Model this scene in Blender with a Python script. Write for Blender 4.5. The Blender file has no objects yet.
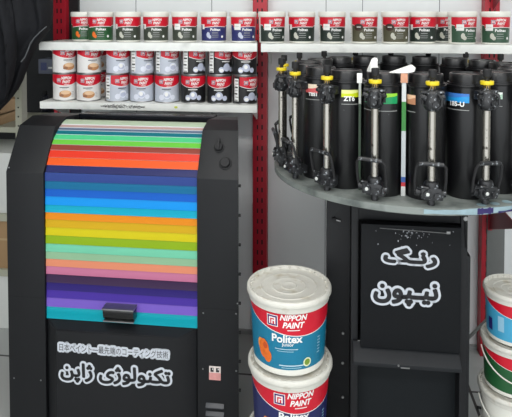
import bpy, bmesh, math, random
from math import sin, cos, pi, radians as R
from mathutils import Vector, Matrix
random.seed(7)
S = bpy.context.scene
COL = S.collection

# ------------------------------------------------------------------ materials
def lin(c):
    return tuple(((v/255)/12.92 if v/255 <= .04045 else ((v/255+.055)/1.055)**2.4) for v in c)
MATS = {}
def mat(name, rgb, rough=.5, metal=0., var=.06, scale=30., bump=0., coat=0., spec=.5, stretch=None):
    if name in MATS: return MATS[name]
    m = bpy.data.materials.new(name); m.use_nodes = True
    nt = m.node_tree; b = nt.nodes['Principled BSDF']
    c = lin(rgb)
    tc = nt.nodes.new('ShaderNodeTexCoord')
    nz = nt.nodes.new('ShaderNodeTexNoise'); nz.inputs['Scale'].default_value = scale; nz.inputs['Detail'].default_value = 3
    if stretch:
        mp = nt.nodes.new('ShaderNodeMapping'); mp.inputs['Scale'].default_value = stretch
        nt.links.new(tc.outputs['Object'], mp.inputs['Vector']); nt.links.new(mp.outputs[0], nz.inputs['Vector'])
    else:
        nt.links.new(tc.outputs['Object'], nz.inputs['Vector'])
    mx = nt.nodes.new('ShaderNodeMix'); mx.data_type = 'RGBA'
    mx.inputs[6].default_value = tuple(max(0, v*(1-var)) for v in c)+(1,)
    mx.inputs[7].default_value = tuple(min(1, v*(1+var)+var*.004) for v in c)+(1,)
    nt.links.new(nz.outputs['Fac'], mx.inputs[0]); nt.links.new(mx.outputs[2], b.inputs['Base Color'])
    b.inputs['Roughness'].default_value = rough; b.inputs['Metallic'].default_value = metal
    b.inputs['Specular IOR Level'].default_value = spec
    if coat: b.inputs['Coat Weight'].default_value = coat; b.inputs['Coat Roughness'].default_value = .12
    if bump:
        bp = nt.nodes.new('ShaderNodeBump'); bp.inputs['Strength'].default_value = bump; bp.inputs['Distance'].default_value = .004
        nt.links.new(nz.outputs['Fac'], bp.inputs['Height']); nt.links.new(bp.outputs[0], b.inputs['Normal'])
    MATS[name] = m; return m
def speck(name, rgb, rgb2, rough=.5, scale=60., lo=.62, hi=.68, metal=0., spec=.5):
    """base colour with small irregular paint spots of a second colour"""
    if name in MATS: return MATS[name]
    m = mat(name, rgb, rough, metal, spec=spec); nt = m.node_tree; b = nt.nodes['Principled BSDF']
    tc = nt.nodes['Texture Coordinate']; n2 = nt.nodes.new('ShaderNodeTexNoise'); n2.inputs['Scale'].default_value = scale; n2.inputs['Detail'].default_value = 4
    nt.links.new(tc.outputs['Object'], n2.inputs['Vector'])
    rp = nt.nodes.new('ShaderNodeMapRange'); rp.inputs[1].default_value = lo; rp.inputs[2].default_value = hi
    nt.links.new(n2.outputs['Fac'], rp.inputs[0])
    mx = nt.nodes.new('ShaderNodeMix'); mx.data_type = 'RGBA'
    src = b.inputs['Base Color'].links[0].from_socket
    nt.links.new(rp.outputs[0], mx.inputs[0]); nt.links.new(src, mx.inputs[6]); mx.inputs[7].default_value = lin(rgb2)+(1,)
    nt.links.new(mx.outputs[2], b.inputs['Base Color'])
    return m

BLACKM = mat('black_powder_coat', (20, 21, 24), .5, 0, .12, 14, spec=.36)
BLACKP = speck('black_panel_paint', (17, 19, 22), (90, 92, 95), .55, 150, .78, .82, spec=.2)
BLACKC = speck('black_canister_plastic', (17, 17, 19), (165, 168, 172), .3, 95, .745, .775)
BLACKD = speck('black_cast_metal', (27, 28, 31), (150, 155, 160), .42, 120, .60, .70, 0, .6)
RUBBER = mat('black_rubber', (26, 26, 28), .7)
CHROME = speck('brushed_steel_tube', (172, 168, 160), (90, 85, 78), .24, 60, .60, .72, .9)
STEEL = mat('plain_steel', (150, 150, 150), .35, .9)
YELLOW = mat('yellow_plastic', (225, 200, 30), .4)
BRASS = mat('brass', (180, 150, 80), .35, .8)
WHITEP = mat('white_plastic', (232, 231, 222), .35, 0, .03, 8)
WHITED = speck('scuffed_white_plastic', (216, 214, 205), (185, 176, 155), .4, 22, .55, .75)
SHELFW = speck('white_shelf_enamel', (232, 234, 230), (190, 192, 188), .4, 9, .6, .85)
REDM = mat('red_rail_enamel', (178, 24, 44), .42, 0, .08, 10)
SLOT = mat('rail_slot_dark', (28, 14, 18), .7)
RACKM = mat('beige_rack_steel', (168, 168, 150), .5, 0, .08, 18)
PAPER = mat('white_paper', (236, 236, 232), .7)
STICK = mat('sticker_white', (205, 210, 218), .55, 0, .03)
INK = mat('black_ink', (20, 20, 24), .5)
RED = mat('label_red', (205, 18, 44), .38)
WHT = mat('label_white', (238, 238, 236), .4)
GREY = mat('label_text_grey', (150, 152, 150), .5)
NAVY = mat('logo_navy', (40, 36, 110), .4)
ORANGE = mat('orange_flower_print', (232, 110, 30), .45, 0, .3, 60)
TAN = mat('tan_print', (190, 135, 90), .5, 0, .25, 80)
BALL = mat('pale_ball_print', (188, 194, 214), .5, 0, .10, 80)
BROWNO = mat('brown_oval_print', (60, 36, 28), .5)
KEY = {}
def lab(rgb, tag='label'):
    k = '%s_%d_%d_%d' % ((tag,)+tuple(rgb))
    return mat(k, rgb, .4, 0, .05, 25)

# ------------------------------------------------------------------ mesh builder
class MB:
    def __init__(s): s.bm = bmesh.new(); s.mats = []
    def mi(s, m):
        if m not in s.mats: s.mats.append(m)
        return s.mats.index(m)
    def faces(s, vs, fs, m, M=None):
        i = s.mi(m); bv = [s.bm.verts.new(M @ Vector(v) if M else Vector(v)) for v in vs]
        out = []
        for f in fs:
            try:
                F = s.bm.faces.new([bv[k] for k in f]); F.material_index = i; F.smooth = True; out.append(F)
            except ValueError: pass
        return bv, out
    def box(s, x0, x1, y0, y1, z0, z1, m, bev=0, M=None):
        vs = [(x, y, z) for x in (x0, x1) for y in (y0, y1) for z in (z0, z1)]
        fs = [(0, 1, 3, 2), (4, 6, 7, 5), (0, 4, 5, 1), (2, 3, 7, 6), (0, 2, 6, 4), (1, 5, 7, 3)]
        bv, F = s.faces(vs, fs, m, M)
        if bev:
            es = set(e for f in F for e in f.edges)
            r = bmesh.ops.bevel(s.bm, geom=list(es), offset=bev, segments=2, affect='EDGES', profile=.6)
            for f in r['faces']: f.material_index = s.mi(m); f.smooth = True
        return s
    def lathe(s, prof, m, n=32, c=(0, 0, 0), M=None, a0=0, a1=2*pi, mats=None):
        """prof = [(r,z)...] about z"""
        full = abs(a1-a0-2*pi) < 1e-6
        k = n if full else n+1
        vs = []
        for r, z in prof:
            for j in range(k):
                a = a0+(a1-a0)*j/n; vs.append((c[0]+r*sin(a), c[1]-r*cos(a), c[2]+z))
        bv = [s.bm.verts.new(M @ Vector(v) if M else Vector(v)) for v in vs]
        for i in range(len(prof)-1):
            mm = s.mi(mats[i] if mats else m)
            for j in range(n):
                j2 = (j+1) % k
                try:
                    F = s.bm.faces.new((bv[i*k+j], bv[i*k+j2], bv[(i+1)*k+j2], bv[(i+1)*k+j])); F.material_index = mm; F.smooth = True
                except ValueError: pass
        return s
    def cyl(s, p0, p1, r, m, n=16, r2=None, cap=True):
        p0 = Vector(p0); p1 = Vector(p1); d = p1-p0; L = d.length
        M = Matrix.Translation(p0) @ d.to_track_quat('Z', 'Y').to_matrix().to_4x4()
        r2 = r if r2 is None else r2
        pr = [(r, 0), (r2, L)]
        if cap: pr = [(1e-5, 0)]+pr+[(1e-5, L)]
        return s.lathe(pr, m, n, M=M)
    def tube(s, pts, r, m, n=8, cap=True):
        pts = [Vector(p) for p in pts]; rings = []
        T = (pts[1]-pts[0]).normalized(); up = Vector((0, 0, 1)) if abs(T.z) < .9 else Vector((1, 0, 0))
        N = T.cross(up).normalized()
        for i, p in enumerate(pts):
            if i == 0: t = pts[1]-p
            elif i == len(pts)-1: t = p-pts[i-1]
            else: t = (pts[i+1]-p).normalized()+(p-pts[i-1]).normalized()
            t.normalize(); N = (N-t*N.dot(t)).normalized(); B = t.cross(N)
            rr = r[i] if isinstance(r, (list, tuple)) else r
            rings.append([s.bm.verts.new(p+(N*cos(2*pi*j/n)+B*sin(2*pi*j/n))*rr) for j in range(n)])
        mi = s.mi(m)
        for i in range(len(rings)-1):
            for j in range(n):
                F = s.bm.faces.new((rings[i][j], rings[i][(j+1) % n], rings[i+1][(j+1) % n], rings[i+1][j])); F.material_index = mi; F.smooth = True
        if cap:
            for rg in (rings[0][::-1], rings[-1]):
                F = s.bm.faces.new(rg); F.material_index = mi
        return s
    def prism(s, poly, axis, a, b, m, bev=0):
        """poly in the plane normal to axis ('X': (y,z), 'Y': (x,z), 'Z': (x,y))"""
        def P(u, v, w): return {'X': (w, u, v), 'Y': (u, w, v), 'Z': (u, v, w)}[axis]
        n = len(poly)
        vs = [P(u, v, a) for u, v in poly]+[P(u, v, b) for u, v in poly]
        fs = [tuple(range(n)), tuple(range(2*n-1, n-1, -1))]+[(i, (i+1) % n, n+(i+1) % n, n+i) for i in range(n)]
        bv, F = s.faces(vs, fs, m)
        if bev:
            es = set(e for f in F for e in f.edges)
            r = bmesh.ops.bevel(s.bm, geom=list(es), offset=bev, segments=2, affect='EDGES', profile=.6)
            for f in r['faces']: f.material_index = s.mi(m); f.smooth = True
        return s
    def sphere(s, c, r, m, n=14, sc=(1, 1, 1), M=None):
        pr = [(max(1e-5, r*sin(pi*i/(n//2+2)))*1., -r*cos(pi*i/(n//2+2))*sc[2]) for i in range(n//2+3)]
        return s.lathe(pr, m, n, c, M)
    def build(s, name, parent=None, loc=None, sharp=35):
        bmesh.ops.recalc_face_normals(s.bm, faces=s.bm.faces) if sharp is not None else None
        me = bpy.data.meshes.new(name); s.bm.to_mesh(me); s.bm.free()
        for m in s.mats: me.materials.append(m)
        me.set_sharp_from_angle(angle=R(sharp or 35))
        o = bpy.data.objects.new(name, me); COL.objects.link(o)
        if parent: o.parent = parent
        if loc: o.location = loc
        return o

def tag(o, label=None, cat=None, group=None, kind=None):
    for k, v in (('label', label), ('category', cat), ('group', group), ('kind', kind)):
        if v: o[k] = v
    return o
def thing(name, loc, label, cat, group=None, rz=0):
    o = bpy.data.objects.new(name, None); COL.objects.link(o); o.location = loc; o.rotation_euler = (0, 0, rz); o.empty_display_size = .05
    return tag(o, label, cat, group)
def copy_tree(o, parent=None):
    c = o.copy(); COL.objects.link(c)
    if parent: c.parent = parent
    for ch in [x for x in bpy.data.objects if x.parent == o]: copy_tree(ch, c)
    return c

# ------------------------------------------------------------------ lettering
TCACHE = {}
def text2d(body, size, bold=0., shear=0., res=3):
    """filled 2D lettering, centred on its box: (verts, faces, w, h)"""
    k = (body, size, bold, shear, res)
    if k in TCACHE: return TCACHE[k]
    c = bpy.data.curves.new('lettering', 'FONT'); c.body = body; c.size = 1; c.offset = bold; c.shear = shear; c.resolution_u = res
    o = bpy.data.objects.new('lettering', c); COL.objects.link(o); bpy.context.view_layer.update()
    dg = bpy.context.evaluated_depsgraph_get(); me = bpy.data.meshes.new_from_object(o.evaluated_get(dg))
    vs = [(v.co.x, v.co.y) for v in me.vertices]; fs = [tuple(p.vertices) for p in me.polygons]
    bpy.data.objects.remove(o); bpy.data.curves.remove(c); bpy.data.meshes.remove(me)
    x0 = min(v[0] for v in vs); x1 = max(v[0] for v in vs); y0 = min(v[1] for v in vs); y1 = max(v[1] for v in vs)
    vs = [((x-(x0+x1)/2)*size, (y-(y0+y1)/2)*size) for x, y in vs]
    TCACHE[k] = (vs, fs, (x1-x0)*size, (y1-y0)*size); return TCACHE[k]
def joined2d(body, size=1):
    """joined script set glyph by glyph so that overlapping joins stay filled"""
    k = ('joined', body)
    if k in TCACHE: return TCACHE[k]
    def raw(b):
        c = bpy.data.curves.new('lettering', 'FONT'); c.body = b; c.size = 1; c.resolution_u = 3
        o = bpy.data.objects.new('lettering', c); COL.objects.link(o); bpy.context.view_layer.update()
        me = bpy.data.meshes.new_from_object(o.evaluated_get(bpy.context.evaluated_depsgraph_get()))
        q = [(v.co.x, v.co.y) for v in me.vertices], [tuple(p.vertices) for p in me.polygons]
        bpy.data.objects.remove(o); bpy.data.curves.remove(c); bpy.data.meshes.remove(me); return q
    bar = max(v[0] for v in raw('|')[0]); x = 0; vs = []; fs = []
    for ch in body:
        adv = max(v[0] for v in raw(ch+'|')[0])-bar
        if ch != ' ':
            q = raw(ch); n = len(vs); vs += [(a+x, b) for a, b in q[0]]; fs += [tuple(i+n for i in f) for f in q[1]]
        x += adv
    x0 = min(v[0] for v in vs); x1 = max(v[0] for v in vs); y0 = min(v[1] for v in vs); y1 = max(v[1] for v in vs)
    TCACHE[k] = ([(a-(x0+x1)/2, b-(y0+y1)/2) for a, b in vs], fs, x1-x0, y1-y0); return TCACHE[k]
def fit(t, w=None, h=None):
    vs, fs, W, H = t
    kx = w/W if w else (h/H); ky = h/H if h else kx
    return [(x*kx, y*ky) for x, y in vs], fs, W*kx, H*ky
def on_plane(mb, t, m, x, y, z, dz_dx=0):
    """lettering on a plane facing -Y, centre (x,z)"""
    mb.faces([(x+u, y, z+v+dz_dx*u) for u, v in t[0]], t[1], m)
def bend(mb, t, m, rad, off, th, z):
    """lettering round a pot whose radius at height z is rad(z); th = heading of its centre, front = -Y"""
    vs = []
    for u, v in t[0]:
        r = rad(z+v); a = th+u/r; r += off; vs.append((r*sin(a), -r*cos(a), z+v))
    mb.faces(vs, t[1], m)
def patch(mb, m, rad, off, t0, t1, zlo, zhi, n=24):
    """piece of label between angles t0..t1; zlo, zhi functions of angle"""
    vs = []
    for j in range(n+1):
        a = t0+(t1-t0)*j/n
        for z in (zlo(a), zhi(a)):
            r = rad(z)+off; vs.append((r*sin(a), -r*cos(a), z))
    mb.faces(vs, [(2*j, 2*j+2, 2*j+3, 2*j+1) for j in range(n)], m)
def strip2d(xs, hs):
    vs = []
    for x, h in zip(xs, hs): vs += [(x, -h), (x, h)]
    return vs, [(2*i, 2*i+2, 2*i+3, 2*i+1) for i in range(len(xs)-1)]
def disc2d(rx, ry, n=14, sq=1.):
    xs = [-rx*cos(pi*i/n) for i in range(n+1)]
    v, f = strip2d(xs, [ry*max(.001, sin(pi*i/n)) for i in range(n+1)]); return v, f, 2*rx, 2*ry
def rect2d(w, h):
    n = max(1, int(w/.004)); v, f = strip2d([-w/2+w*i/n for i in range(n+1)], [h/2]*(n+1)); return v, f, w, h

def logo(mb, rad, off, th, z, s):
    """square emblem: white frame, navy field, white arch"""
    bend(mb, rect2d(s, s), WHT, rad, off, th, z)
    bend(mb, rect2d(s*.88, s*.88), NAVY, rad, off+.0002, th, z)
    r = rad(z)
    bend(mb, rect2d(s*.66, s*.64), RED, rad, off+.0004, th, z)
    def bar(dx, dz, w, h): bend(mb, rect2d(w, h), WHT, rad, off+.0006, th+dx/r, z+dz)
    bar(-.24*s, 0, .11*s, .6*s); bar(.24*s, 0, .11*s, .6*s); bar(0, .25*s, .55*s, .11*s)
    bar(-.02*s, -.12*s, .1*s, .34*s); bar(.08*s, .02*s, .28*s, .1*s)

def pot(name, par, r0, r1, H, lid_r, lid_h, style, base='jar'):
    """paint pot with body, lid, label as three parts; base radius r0, top radius r1"""
    rad = lambda z: r0+(r1-r0)*max(0, min(1, z/H))
    hb = H-lid_h*.6
    mb = MB()
    if base == 'tin':
        mb.lathe([(1e-5, .002), (r0-.003, .002), (r0-.001, 0), (r0+.0012, .0015), (r0, .004), (r0, H-.005), (r0+.0012, H-.0025), (r0+.001, H), (r0-.004, H), (r0-.006, H-.004)], STEEL, 40)
    else:
        mb.lathe([(1e-5, .003), (r0-.008, .003), (r0-.006, 0), (r0, .003), (rad(hb), hb), (rad(hb)-.002, hb), (r0-.004, .006), (1e-5, .006)], WHITEP, 48)
    mb.build('bucket_body' if base == 'bucket' else 'can_body', par)
    mb = MB()
    if base == 'tin':
        mb.lathe([(r0-.006, H-.005), (r0-.007, H-.001), (r0-.012, H-.001), (r0-.014, H-.004), (1e-5, H-.004)], STEEL, 40)
        mb.build('lid', par)
    elif base == 'jar':
        L = lid_r
        mb.lathe([(r1+.0005, H-lid_h), (L-.002, H-lid_h), (L, H-lid_h+.003), (L, H-.004), (L-.002, H), (L-.006, H), (L-.008, H-.004), (1e-5, H-.004)], WHITEP, 48)
        mb.build('lid', par)
    else:
        L = lid_r; k = L/.135
        mb.lathe([(r1+.001, H-lid_h), (L-.007*k, H-lid_h), (L-.006*k, H-lid_h*.55), (L-.001, H-lid_h*.5), (L, H-lid_h*.45), (L, H-.006), (L-.003, H-.001), (L-.007*k, H),
                  (L-.011*k, H-.002), (L-.013*k, H-.009), (L-.017*k, H-.011), (L-.045*k, H-.011), (L-.047*k, H-.0095), (L-.050*k, H-.011), (L-.080*k, H-.011), (L-.082*k, H-.0095), (L-.085*k, H-.011), (L-.11*k, H-.011), (L-.112*k, H-.0095), (L-.115*k, H-.011), (1e-5, H-.011)], WHITED, 72)
        for j in range(24):        # tear notches of the rim
            a = 2*pi*j/24
            M = Matrix.Rotation(a, 4, 'Z')
            mb.box(-.004*k, .004*k, -(L-.0085*k), -(L-.0175*k), H-.0085, H-.0035, WHITED, 0, M)
        mb.build('lid', par)
        # wire handle folded down along the bucket
        if style.get('handle'):
            mb = MB(); pts = []
            side = style['handle']
            for j in range(25):
                a = side+(-pi/2+pi*j/24)
                rr = rad(H*.5)+.012+.006*cos(a-side)
                zz = H-lid_h-.006-(H*style.get('drop', .35))*cos(a-side)
                pts.append((rr*sin(a), -rr*cos(a), zz))
            mb.tube(pts, .0024, mat('white_wire_handle', (215, 214, 205), .4), 6)
            mb.build('handle', par)
    # ---- label
    st = style
    if st.get('blank'): return
    mb = MB(); z0 = st['z0']*H; z1 = st['z1']*H
    A0, A1 = R(st.get('a0', -95)), R(st.get('a1', 95))
    patch(mb, st['low'], rad, .0004, A0, A1, lambda a: z0, lambda a: z1, 40)
    e = st['edge']          # fraction heights of red lower edge as a function of degrees
    eb = lambda a: z0+(z1-z0)*e(math.degrees(a))
    ra0, ra1 = R(st.get('ra0', math.degrees(A0))), R(st.get('ra1', math.degrees(A1)))
    patch(mb, WHT, rad, .0008, ra0, ra1, lambda a: max(z0, eb(a)-st.get('line', .02)*H), lambda a: z1, 40)
    patch(mb, RED, rad, .0012, ra0, ra1, lambda a: min(z1, eb(a)), lambda a: z1, 40)
    s = st['s']; bo = .0016; c = R(st.get('tc', 0))
    zt = z0+(z1-z0)*st.get('zn', .78)
    r = rad(zt)
    b = .035
    bend(mb, fit(text2d('NIPPON', 1, b, .25), st['nw'], st['nh']), WHT, rad, bo, c+st['nx']/r, zt+st['nh']*.62)
    bend(mb, fit(text2d('PAINT', 1, b, .25), st['nw']*.8, st['nh']), WHT, rad, bo, c+st['nx']/r, zt-st['nh']*.62)
    bend(mb, rect2d(st['nw']*.45, st['nh']*.14), WHT, rad, bo, c+st['nx']/r, zt-st['nh']*1.5)
    logo(mb, rad, bo, c+(st['nx']-st['nw']*.5-s*.68)/r, zt-st['nh']*.1, s)
    if st.get('word'):
        zw = z0+(z1-z0)*st['zw']
        bend(mb, fit(text2d(st['word'], 1, .03), st['ww'], None), WHT, rad, bo, c+st.get('wx', 0)/r, zw)
    for (dx, zz, w, h, m_) in st.get('bars', []):
        bend(mb, rect2d(w, h), m_, rad, bo, c+dx/r, z0+(z1-z0)*zz)
    for (dx, zz, rx, ry, m_) in st.get('dots', []):
        bend(mb, disc2d(rx, ry, 16), m_, rad, bo+.0002*(random.random()), c+dx/r, z0+(z1-z0)*zz)
    for (deg, zz, w, h, m_) in st.get('abs', []):
        bend(mb, rect2d(w, h), m_, rad, bo+(.0004 if m_ is not WHT else .0002), R(deg), z0+(z1-z0)*zz)
    for (deg, zz, txt, w, m_) in st.get('txt', []):
        bend(mb, fit(text2d(txt, 1, .01), w), m_, rad, bo+.0006, R(deg), z0+(z1-z0)*zz)
    mb.build('label', par, sharp=None)

# ------------------------------------------------------------------ camera (1.56 m up, turned 7 deg left of the wall, 2 deg down)
F = 570.; PT = R(2); YAW = R(7)
cam = bpy.data.objects.new('camera', bpy.data.cameras.new('camera')); COL.objects.link(cam); S.camera = cam
cam.location = (0, 0, 1.56); cam.rotation_euler = (R(90)-PT, 0, YAW)
cam.data.sensor_width = 36; cam.data.lens = 36*F/512
YP = 15+F*math.tan(PT)
cam.data.shift_y = -(208.5-YP)/512
cam.data.clip_start = .05
def ray(px, py):
    a = (px-256)/F; b = -(py-YP)/F; d = cos(PT)+b*sin(PT)
    return (a*cos(YAW)-d*sin(YAW), a*sin(YAW)+d*cos(YAW), -sin(PT)+b*cos(PT))
def at(px, py, Y):
    """point of the photo on the vertical plane Y = const of the shop"""
    q = ray(px, py); t = Y/q[1]; return Vector((q[0]*t, Y, 1.56+q[2]*t))

# ------------------------------------------------------------------ the room
WY = 2.72
wallm = mat('wall_panel_grey', (228, 231, 232), .55, 0, .05, 3, stretch=(1, 1, .3))
def struct(name, mb, **k): return tag(mb.build(name, **k), kind='structure')
mb = MB(); mb.box(-1.22, 3.0, WY, WY+.1, 0, 2.95, wallm); seam = mat('wall_seam', (120, 124, 128), .7)
for sx in (-.93, -.55, .0, .17, .52, 1.1, 1.7, 2.3): mb.box(sx-.0015, sx+.0015, WY-.0012, WY+.01, .07, 2.95, seam)
struct('wall_back', mb)
mb = MB(); mb.box(-1.345, -1.22, WY-.02, WY+.1, 0, 2.95, mat('dark_end_panel', (24, 25, 27), .6)); struct('trim_2', mb)
mb = MB(); mb.box(-1.22, 3.0, WY-.012, WY, 0, .02, mat('baseboard_grey', (150, 152, 152), .6)); struct('baseboard_back', mb)
mb = MB(); mb.box(-3.2, -1.2, 3.6, 3.7, 0, 2.95, mat('storage_wall_shade', (40, 41, 44), .8)); struct('wall_storage', mb)  # charcoal puts the storage corner's shade into the wall colour
mb = MB(); mb.box(-3.3, -3.2, -1.5, 3.7, 0, 2.95, mat('wall_left_paint', (170, 172, 170), .7)); struct('wall_left', mb)
mb = MB(); mb.box(3.0, 3.1, -1.5, 2.82, 0, 2.95, mat('wall_right_paint', (200, 201, 198), .7)); struct('wall_right', mb)
mb = MB(); mb.box(-3.3, 3.1, -1.5, 3.7, 2.95, 3.05, mat('ceiling_paint', (225, 226, 224), .8)); struct('ceiling', mb)
colm = mat('grey_column_paint', (112, 114, 113), .55)
mb = MB(); mb.box(.7265, .805, 2.656, WY, 0, 1.28, colm, .003); struct('trim_1', mb)
fl = bpy.data.materials.new('floor_tiles'); fl.use_nodes = True; nt = fl.node_tree; b = nt.nodes['Principled BSDF']
tc = nt.nodes.new('ShaderNodeTexCoord'); br = nt.nodes.new('ShaderNodeTexBrick'); br.offset = 0; br.inputs['Scale'].default_value = 1
br.inputs['Brick Width'].default_value = .6; br.inputs['Row Height'].default_value = .6; br.inputs['Mortar Size'].default_value = .006
br.inputs['Color1'].default_value = lin((172, 175, 174))+(1,); br.inputs['Color2'].default_value = lin((164, 167, 166))+(1,); br.inputs['Mortar'].default_value = lin((50, 50, 50))+(1,)
nt.links.new(tc.outputs['Object'], br.inputs['Vector']); nt.links.new(br.outputs['Color'], b.inputs['Base Color']); b.inputs['Roughness'].default_value = .35
mb = MB(); mb.box(-3.3, 3.1, -1.5, 3.7, -.05, 0, fl); struct('floor', mb)

# ceiling lamps; the unseen rear pair is added as frontal fill
lampm = bpy.data.materials.new('lamp_tube'); lampm.use_nodes = True
lb = lampm.node_tree.nodes['Principled BSDF']; lb.inputs['Emission Color'].default_value = (1, .98, .95, 1); lb.inputs['Emission Strength'].default_value = 6
for i, (lx, ly, tx, en) in enumerate([(-.6, .9, 'front left one of the four fluorescent ceiling lamps', 13), (.9, .9, 'front right one of the four fluorescent ceiling lamps', 13),
        (-.8, -.7, 'rear left fluorescent ceiling lamp, added behind the camera as frontal fill', 34), (.8, -.7, 'rear right fluorescent ceiling lamp, added behind the camera as frontal fill', 34)]):
    t = thing('ceiling_lamp', (lx, ly, 2.95), 'white '+tx, 'lamp', 'fluorescent ceiling lamps')
    mb = MB(); mb.box(-.62, .62, -.12, .12, -.05, 0, WHITEP, .004); mb.build('lamp_housing', t)
    for dy in (-.05, .05):
        mb = MB(); mb.cyl((-.58, dy, -.065), (.58, dy, -.065), .014, lampm, 12); mb.build('tube', t)
    L = bpy.data.lights.new('lamp_light', 'AREA'); L.shape = 'RECTANGLE'; L.size = 1.25; L.size_y = .5; L.energy = en; L.color = (1, .985, .96)
    o = bpy.data.objects.new('lamp_light', L); COL.objects.link(o); o.location = (lx, ly, 2.86)
W = bpy.data.worlds.new('shop_fill'); S.world = W; W.use_nodes = True  # even background fill, added through the open rear of the room
W.node_tree.nodes['Background'].inputs[0].default_value = (.93, .97, 1, 1); W.node_tree.nodes['Background'].inputs[1].default_value = 2.1

# ------------------------------------------------------------------ rails, brackets, shelves
def rail(x0, x1, y, z0, z1, label):
    t = thing('slotted_rail', ((x0+x1)/2, y, 0), label, 'rail', 'red slotted shelving rails')
    w = (x1-x0)/2; mb = MB()
    mb.box(-w, w, 0, .004, z0, z1, REDM, .001)
    mb.box(-w, -w+.004, .004, WY-y-.003, z0, z1, REDM); mb.box(w-.004, w, .004, WY-y-.003, z0, z1, REDM)
    z = z0+.03
    while z < z1-.03:
        for sx in (-w*.32, w*.32): mb.box(sx-.0035, sx+.0035, -.0006, .003, z-.011, z+.011, SLOT)
        z += .05
    mb.build('upright', t)
    return t
rail(-1.332, -1.268, 2.66, .0, 2.3, 'red slotted shelving rail at left end, beside the dark jacket')
rail(-.342, -.275, 2.66, .0, 2.3, 'red slotted shelving rail in the middle, between paint mixing machine and canisters')
RR = rail(.706, .77, 2.66, .0, 2.3, 'red slotted shelving rail at right, behind the round canister table')

def bracket(x, tri, label):
    mb = MB(); mb.prism(tri, 'X', x-.003, x+.003, mat('dark_red_bracket', (120, 18, 34), .45), .001)
    mb.box(x-.008, x+.008, 2.645, 2.66, min(p[1] for p in tri), max(p[1] for p in tri), REDM)
    return tag(mb.build('shelf_bracket'), label, 'bracket', 'red shelf brackets')
bracket(.738, [(2.655, .59), (2.655, .745), (2.30, .745), (2.30, .728)], 'empty dark red shelf bracket below the round canister table')
bracket(.738, [(2.655, 1.58), (2.655, 1.76), (2.30, 1.76), (2.30, 1.74)], 'dark red shelf bracket on right rail above upper shelf')
def shelf(name, x0, x1, y0, z0, z1, label, brackets):
    t = thing(name, ((x0+x1)/2, y0, z0), label, 'shelf', 'white wall shelves')
    w = (x1-x0)/2; h = z1-z0; mb = MB()
    mb.box(-w, w, 0, WY-.065-y0, h-.004, h, SHELFW, .001)
    mb.box(-w, w, 0, .003, 0, h-.002, SHELFW, .0012)
    mb.box(-w, -w+.002, .003, .20, 0, h-.004, SHELFW)
    if x1 < 0:
        for v in mb.bm.verts:
            if v.co.x > .3 and v.co.y > .1: v.co.x -= .033
    mb.build('board', t)
    for bx in brackets:
        mb = MB(); mb.prism([(.23, -.07), (.251, -.07), (.251, h-.005), (.02, h-.005), (.02, h-.02)], 'X', bx-(x0+x1)/2-.002, bx-(x0+x1)/2+.002, SHELFW); mb.build('bracket', t)
    return t
ZU, ZUB, ZL, ZLB = 1.440, 1.404, 1.1735, 1.142
shelf('wall_shelf', -1.269, -.290, 2.40, ZUB, ZU, 'upper white shelf at left holding a row of plastic paint jars', (-1.25, -.32))
tl = shelf('wall_shelf', -1.269, -.290, 2.40, ZLB, ZL, 'lower white shelf at left holding two stacked layers of paint tins', (-1.25, -.32))
shelf('wall_shelf', -.272, .95, 2.385, ZUB, ZU, 'long white shelf at right above the black paint canisters', (-.25, .93))
mb = MB(); sc = mat('black_scuff', (112, 112, 110), .8)
rs = random.Random(3)
for i in range(320):
    u = rs.random(); x = -.205+.20*u; hh = .008*sin(pi*u)+.002; zz = .0165+rs.gauss(0, .5)*hh; rr = rs.uniform(.0006, .0022)
    mb.faces([(x+rr*2.2*cos(k*pi/4)*(.7+.5*rs.random()), -.0006-.000004*i, max(.003, min(.028, zz+rr*.6*sin(k*pi/4)))) for k in range(8)], [tuple(range(8))], sc)
mb.build('scuff_mark', tl, sharp=None)['label'] = 'dark grey scuff'
mb = MB(); mb.faces([(.155+.008*cos(k*pi/5)-.02, -.001, .018+.005*sin(k*pi/5)) for k in range(10)], [tuple(range(10))], mat('yellow_paint_dab', (205, 215, 90), .6)); mb.build('paint_dab', tl, sharp=None)['label'] = 'yellow paint dab'

# ------------------------------------------------------------------ pots on the shelves
DG = lab((38, 84, 48)); GG = lab((62, 68, 58)); NB = lab((44, 48, 104)); OG = lab((84, 82, 62)); KG = lab((36, 48, 42)); FG = lab((56, 86, 66))
def jar_style(low, pic, turned=0, sticker=None, word='Politex'):
    st = dict(z0=.06, z1=.845, low=low, edge=lambda d: .60-.00001*(d-15)**2*(-1 if abs(d) > 60 else 1), line=.018, s=.016, tc=0,
              zn=.80, nx=.008, nw=.040, nh=.0112, word=word, zw=.47, ww=.044, wx=.006,
              a0=-80 if turned else -88, a1=88)
    st['bars'] = [(.004, .33, .026, .003, GREY), (.004, .24, .030, .0022, GREY), (.004, .16, .028, .002, GREY)]
    st['dots'] = [(-.027, .25, .008, .012, pic), (-.020, .17, .007, .008, pic), (.037, .17, .005, .0055, WHT)]
    st['abs'] = []
    st['txt'] = []
    if sticker == 'white':
        st['abs'] += [(-40, .58, .029, .026, PAPER), (-40, .59, .018, .003, GREY)]
    if sticker == 'side':
        st['abs'] += [(-54, .58, .014, .022, PAPER)]
    if sticker == 'brown':
        st['dots'] += [(-.040, .58, .020, .015, BROWNO)]
        st['abs'] += [(-41, .585, .018, .003, WHT)]
    if turned:
        st['abs'] += [(-96, .15+.17*i, .012, .0022, INK) for i in range(5)]
    return st
SY = 2.465
BEI = mat('cream_figure_print', (196, 196, 184), .5, 0, .25, 120)
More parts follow.
